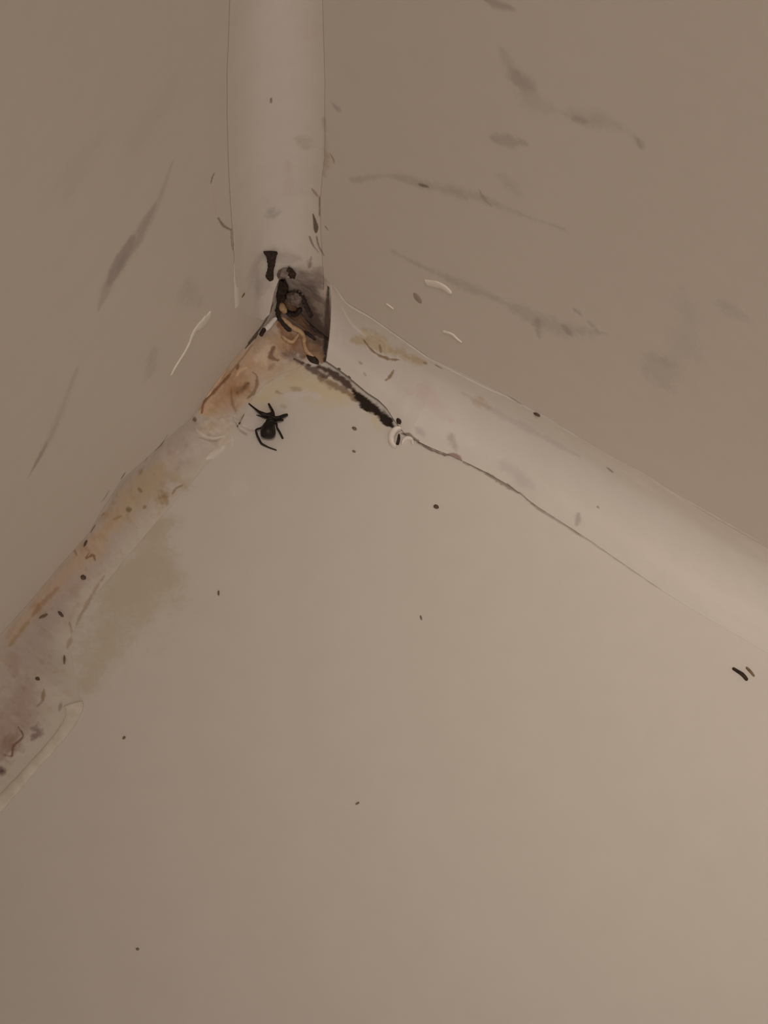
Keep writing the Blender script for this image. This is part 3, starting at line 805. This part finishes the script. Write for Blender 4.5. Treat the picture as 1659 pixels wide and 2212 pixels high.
# ---- the spider on the tray
def spider():
    O = on_plane(580, 920, 2)

    def pt(px, py, z): return (on_plane(px, py, 2, z * MM) - O) / MM
    chain, edges, rad = [], [], []

    def add(px, py, z, r, prev=None):
        chain.append(pt(px, py, z)); rad.append(r)
        if prev is not None: edges.append((prev, len(chain) - 1))
        return len(chain) - 1
    c0 = add(585.5, 905, 0.66, 0.58)
    c1 = add(584.5, 911, 0.70, 0.50, c0)
    ab0 = add(582.5, 915, 0.80, 0.62, c1)
    ab1 = add(580.0, 925, 0.93, 0.92, ab0)
    ab2 = add(578.6, 936, 0.95, 1.02, ab1)
    ab3 = add(577.6, 947, 0.82, 0.80, ab2)
    hd = add(585.5, 898, 0.58, 0.34, c0)

    def leg(root, pts):
        p = root
        for (x, y, z, r) in pts:
            p = add(x, y, z, r, p)
    leg(hd, [(575, 897, 0.75, 0.25), (566, 893.5, 0.8, 0.26), (559, 889.5, 0.55, 0.17), (548, 880.5, 0.25, 0.10), (537, 871.5, 0.06, 0.085)])
    leg(hd, [(591, 894, 0.8, 0.20), (588, 886, 0.75, 0.17), (584, 879, 0.4, 0.15), (580, 871.5, 0.08, 0.13)])
    leg(c0, [(596, 903, 0.8, 0.24), (604, 902, 0.8, 0.22), (613, 898.5, 0.5, 0.24), (621.5, 895.5, 0.12, 0.17)])
    leg(c0, [(599, 908, 0.6, 0.17), (606, 907, 0.5, 0.17), (612, 907.5, 0.15, 0.15)])
    leg(c1, [(597.5, 914, 0.75, 0.14), (598, 923, 0.7, 0.12), (605, 935, 0.4, 0.13), (611.5, 948.5, 0.06, 0.13)])
    leg(c1, [(572, 917, 0.6, 0.13), (564, 924.5, 0.6, 0.12), (552, 928.5, 0.62, 0.13), (556, 942, 0.42, 0.14), (564.5, 958.5, 0.22, 0.14), (580, 966.5, 0.12, 0.10), (598, 973, 0.05, 0.08)])
    leg(hd, [(573, 902, 0.4, 0.14), (563, 899, 0.3, 0.08), (553.5, 896.5, 0.05, 0.05)])
    leg(hd, [(589, 889, 0.5, 0.14), (585, 882, 0.3, 0.1), (583, 876, 0.05, 0.08)])
    me = bpy.data.meshes.new('spider_skeleton')
    me.from_pydata([tuple(v) for v in chain], edges, [])
    o = bpy.data.objects.new('spider_skeleton', me)
    COL.objects.link(o)
    sk = o.modifiers.new('skin', 'SKIN')
    sk.use_smooth_shade = True
    for i, d in enumerate(me.skin_vertices[0].data):
        d.radius = (rad[i], rad[i])
        d.use_root = (i == 0)
    sd = o.modifiers.new('sub', 'SUBSURF')
    sd.levels = sd.render_levels = 2
    dg = bpy.context.evaluated_depsgraph_get()
    ev = o.evaluated_get(dg)
    nm = bpy.data.meshes.new_from_object(ev, depsgraph=dg)
    bpy.data.objects.remove(o, do_unlink=True)
    nm.name = 'spider'
    nm.transform(Matrix.Scale(MM, 4))
    nm.polygons.foreach_set('use_smooth', np.ones(len(nm.polygons), bool))
    nm.materials.clear()
    nm.materials.append(M_SPIDER)
    s = bpy.data.objects.new('spider', nm)
    COL.objects.link(s)
    s.location = O
    lo_ = min((v.co.z for v in nm.vertices))
    s.location.z -= lo_
    tag(s, 'small dark brown spider with round abdomen and bent legs standing on the tray', 'spider')


spider()

# ---- dark clump hanging in the open corner
ribbon('dirt_gap_flake', [(583, 541, 15), (583, 545, 14.5), (584, 549, 11.5), (584.5, 558, 9.5), (585, 568, 7.5), (584, 577, 5.5), (583, 584, 6.5), (582, 594, 8), (581, 604, 6)], 0.55, M_DARK,
       'black trumpet-shaped piece standing in for a dark gap at the foot of the upright joint', 'dirt flake', n=50, ragged=0.25, round_ends=(0, 1), seed=3, level=True)  # dark solid put where the lifted joint leaves a black gap
lump('grime_lump', (604, 597), (620, 578), 22, 1.0, M_GREY, 'grey-brown round grime lump just right of the black trumpet-shaped gap piece', 'grime lump', 0.2, 1)
lump('grime_lump', (622, 576), (634, 594), 15, 0.7, M_DARK, 'small dark angular grime lump, topmost right in the corner clump', 'grime lump', 0.4, 2, sink=0.05)
lump('grime_lump', (612, 604), (604, 650), 28, 0.9, M_DARK, 'long black grime lump forming the neck of the corner clump', 'grime lump', 0.35, 3)
lump('grime_lump', (626, 650), (652, 632), 34, 1.3, M_GREY, 'largest rounded grey-brown grime lump in the middle of the corner clump', 'grime lump', 0.2, 4)
lump('grime_lump', (603, 652), (611, 674), 15, 1.2, M_TANS, 'small tan oval lump among the dark ones in the corner', 'grime lump', 0.15, 5)
M_STRAND = plain_material('sooty_grime', alb(54, 40, 33), 0.85, col2=alb(28, 19, 15), scale=3000)
ribbon('grime_strand', [(642, 626, 3), (654, 638, 4.5), (660, 652, 5), (668, 668, 4), (676, 684, 3)], 0.5, M_STRAND,
       'black curved strand arching down the right side of the corner clump', 'grime strand', n=40, ragged=0.7)
ribbon('grime_strand', [(615, 668, 4), (628, 676, 5), (642, 676, 5), (652, 664, 4)], 0.5, M_STRAND,
       'black strand curling under the largest grime lump', 'grime strand', n=40, ragged=0.7, seed=2)
ribbon('grime_strand', [(600, 650, 4), (598, 670, 4.5), (604, 690, 3.5), (618, 708, 4.5), (630, 716, 3)], 0.4, M_STRAND,
       'dark forked strand running from clump down to the brown corner', 'grime strand', n=40, ragged=0.7, seed=4)
ribbon('grime_strand', [(656, 716, 3), (668, 724, 4), (682, 736, 2.5)], 0.35, M_STRAND,
       'short dark strand beside the upright cut end of the right joint', 'grime strand', n=30, ragged=0.7, seed=5)
# ---- remains of old silicone at the corner
ribbon('silicone_shred', [(597, 686, 4), (589, 693, 6), (580, 704, 6.5), (572, 713, 5)], 0.35, M_WHITE,
       'clean white shred of silicone at the top of the brown left joint', 'silicone shred', n=30, ragged=0.15)
ribbon('dirt_gap_flake', [(571, 710, 4.5), (566, 717, 5), (561, 726, 4)], 0.3, M_DARK, 'black square-ended dirt flake just below the white shred', 'dirt flake', n=24, ragged=0.2)
ribbon('silicone_shred', [(606, 684, 4), (618, 696, 5), (634, 710, 6), (648, 718, 6), (656, 730, 5), (657, 746, 4.5), (664, 762, 5), (680, 776, 4)], 0.5, M_TANS,
       'long forked tan shred crossing the brown corner to the dark hole blob', 'silicone shred', n=60, ragged=0.3, seed=8)
ribbon('silicone_shred', [(607, 725, 3.5), (618, 735, 3.8), (631, 740, 4.2), (640, 730, 3.8), (646, 721, 3)], 0.4, M_TANS,
       'small V-shaped tan shred on the brown patch', 'silicone shred', n=50, ragged=0.2, seed=9)
lump('hole_blob', (663, 768), (688, 786), 15, 0.6, M_DARK, 'black oval blob standing in for a dark hole at the left end of the black gap', 'dark hole', 0.12, 6)  # dark blob put in place of an open hole
lump('dirt_crumb', (858, 905), (866, 915), 10, 0.5, M_DARK, 'dark crumb at the right end of the black gap', 'dirt crumb', 0.25, 7)
ribbon('silicone_curl', [(868, 930, 3), (857, 930, 6), (848, 938, 8), (845, 950, 7), (848, 962, 5), (856, 970, 2)], 0.8, M_WHITE,
       'bright white comma-shaped curl of silicone where the black gap ends', 'silicone curl', n=40, ragged=0.15)
ribbon('silicone_curl', [(868, 962, 2), (873, 952, 4), (882, 948, 4.5), (890, 953, 3.5), (892, 964, 2)], 0.5, M_WHITE,
       'smaller curl of silicone right of the bright comma-shaped one', 'silicone curl', n=40, ragged=0.15, seed=3)
ribbon('dirt_gap_flake', [(862, 938, 2), (861, 950, 3.5), (858, 962, 3)], 0.3, M_DARK, 'thin dark flake tucked between the two silicone curls', 'dirt flake', n=20, ragged=0.2)
# ---- dried smears on the walls
ribbon('silicone_smear', [(920, 610, 8), (934, 612, 9), (948, 615, 9.5), (960, 621, 9), (969, 628, 7), (976, 635, 4)], 0.16, M_CREAM,
       'short thick white smear of dried silicone on the right wall', 'silicone smear', n=40, round_ends=(0, 1), ragged=0.1)
ribbon('silicone_smear', [(955, 715, 3), (966, 718, 3.5), (977, 722, 3.5), (987, 731, 3), (999, 740, 1.5)], 0.12, M_CREAM,
       'thin wavy smear on the right wall below the thick white smear', 'silicone smear', n=36, ragged=0.25, seed=2)
ribbon('silicone_smear', [(834, 655, 1.5), (842, 661, 2.5), (851, 668, 1.5)], 0.10, M_CREAM,
       'tiny pale smear on right wall just above the joint\'s left end', 'silicone smear', n=20)
ribbon('silicone_smear', [(455, 670, 5), (448, 685, 15), (438, 697, 15), (425, 708, 9), (416, 722, 6.5), (409, 740, 4), (398, 761, 3.2), (386, 780, 3), (376, 796, 2.4), (368, 812, 1.5)], 0.16, M_CREAM,
       'tadpole-shaped pale smear of dried silicone on the left wall', 'silicone smear', n=70, ragged=0.12)
lump('dirt_spot', (896, 632), (908, 655), 18, 0.12, plain_material('tan_drip', srgb(102, 84, 68) / LIGHTW, 0.6, col2=srgb(112, 94, 78) / LIGHTW), 'oval brown spot on the right wall beside the thick white smear', 'dirt spot', 0.1, 9)
lump('dirt_spot', (522, 643), (528, 632), 6, 0.2, M_BROWN, 'small brown spot on left wall, left of the corner clump', 'dirt spot', 0.2, 10)
# ---- peeled strip at the left edge
ribbon('silicone_strip', [(157, 1519, 20), (160, 1530, 18), (157, 1546, 15), (143, 1572, 12), (121, 1600, 11), (97, 1628, 11), (70, 1658, 11), (42, 1690, 12), (12, 1722, 13), (-40, 1774, 15)], 0.22, M_FLAP,
       'pale peeled strip of silicone lying along the stained left joint, cut square at its top', 'silicone strip', n=90, ragged=0.15, round_ends=(0, 0))
# ---- crumbs and specks
ribbon('dirt_sliver', [(1581, 1443, 2.8), (1592, 1450, 3.2), (1604, 1458, 4), (1615, 1471, 3.4)], 0.3, M_DARK,
       'dark brown sliver on the tray near the right edge of the photo', 'sliver', n=30)
ribbon('dirt_sliver', [(1611, 1441, 2), (1619, 1449, 2.8), (1630, 1462, 2)], 0.2, M_BROWN,
       'paler thin sliver right beside the dark brown one', 'sliver', n=24)
SPK = [
    ((937, 1092), (947, 1098), 9, M_DARK, 'round dark speck on the open tray, right of the spider'),
    ((761, 923), (770, 929), 7, M_BROWN, 'brown speck on the tray just below the black gap'),
    ((761, 974), (768, 977), 5, M_GREY, 'faint grey speck on the tray left of the silicone curls'),
    ((472, 1276), (472, 1287), 4, M_BROWN, 'tiny brown speck on the tray below and left of the spider'),
    ((266, 1597), (270, 1591), 5, M_BROWN, 'tiny speck on the tray right of the peeled strip'),
    ((294, 2049), (300, 2052), 5, M_GREY, 'faint speck on the tray near the bottom left corner'),
    ((768, 1738), (776, 1733), 4, M_GREY, 'faint elongated speck on the lower middle of the tray'),
    ((908, 1330), (911, 1340), 3.5, M_GREY, 'faint hair-thin speck on the tray below the round dark speck'),
    ((1153, 892), (1167, 898), 9, M_DARK, 'dark speck stuck on the upper edge of the right joint'),
    ((174, 1245), (185, 1250), 10, M_DARK, 'round dark speck on the stained left joint'),
    ((126, 1321), (136, 1332), 6, M_DARK, 'dark curved speck low on the left joint, above the brown patch'),
    ((85, 1335), (102, 1327), 5, M_BROWN, 'brown sliver-like speck low on the left joint at its wall side'),
    ((77, 1464), (85, 1469), 8, M_DARK, 'dark fuzzy speck on the left joint above the peeled strip'),
    ((139, 1416), (139, 1434), 4, M_BROWN, 'thin upright brown speck at the outer edge of the left joint'),
]
M_SPECK = plain_material('brown_black_speck', alb(84, 66, 50), 0.8, col2=alb(56, 42, 30), scale=2500)
for k, (a, b, w, m_, lab) in enumerate(SPK):
    if m_ is M_DARK: m_ = M_SPECK
    lump('dirt_speck', a, b, w, 0.28, m_, lab, 'speck', 0.22, 20 + k, group='dirt specks around the corner')
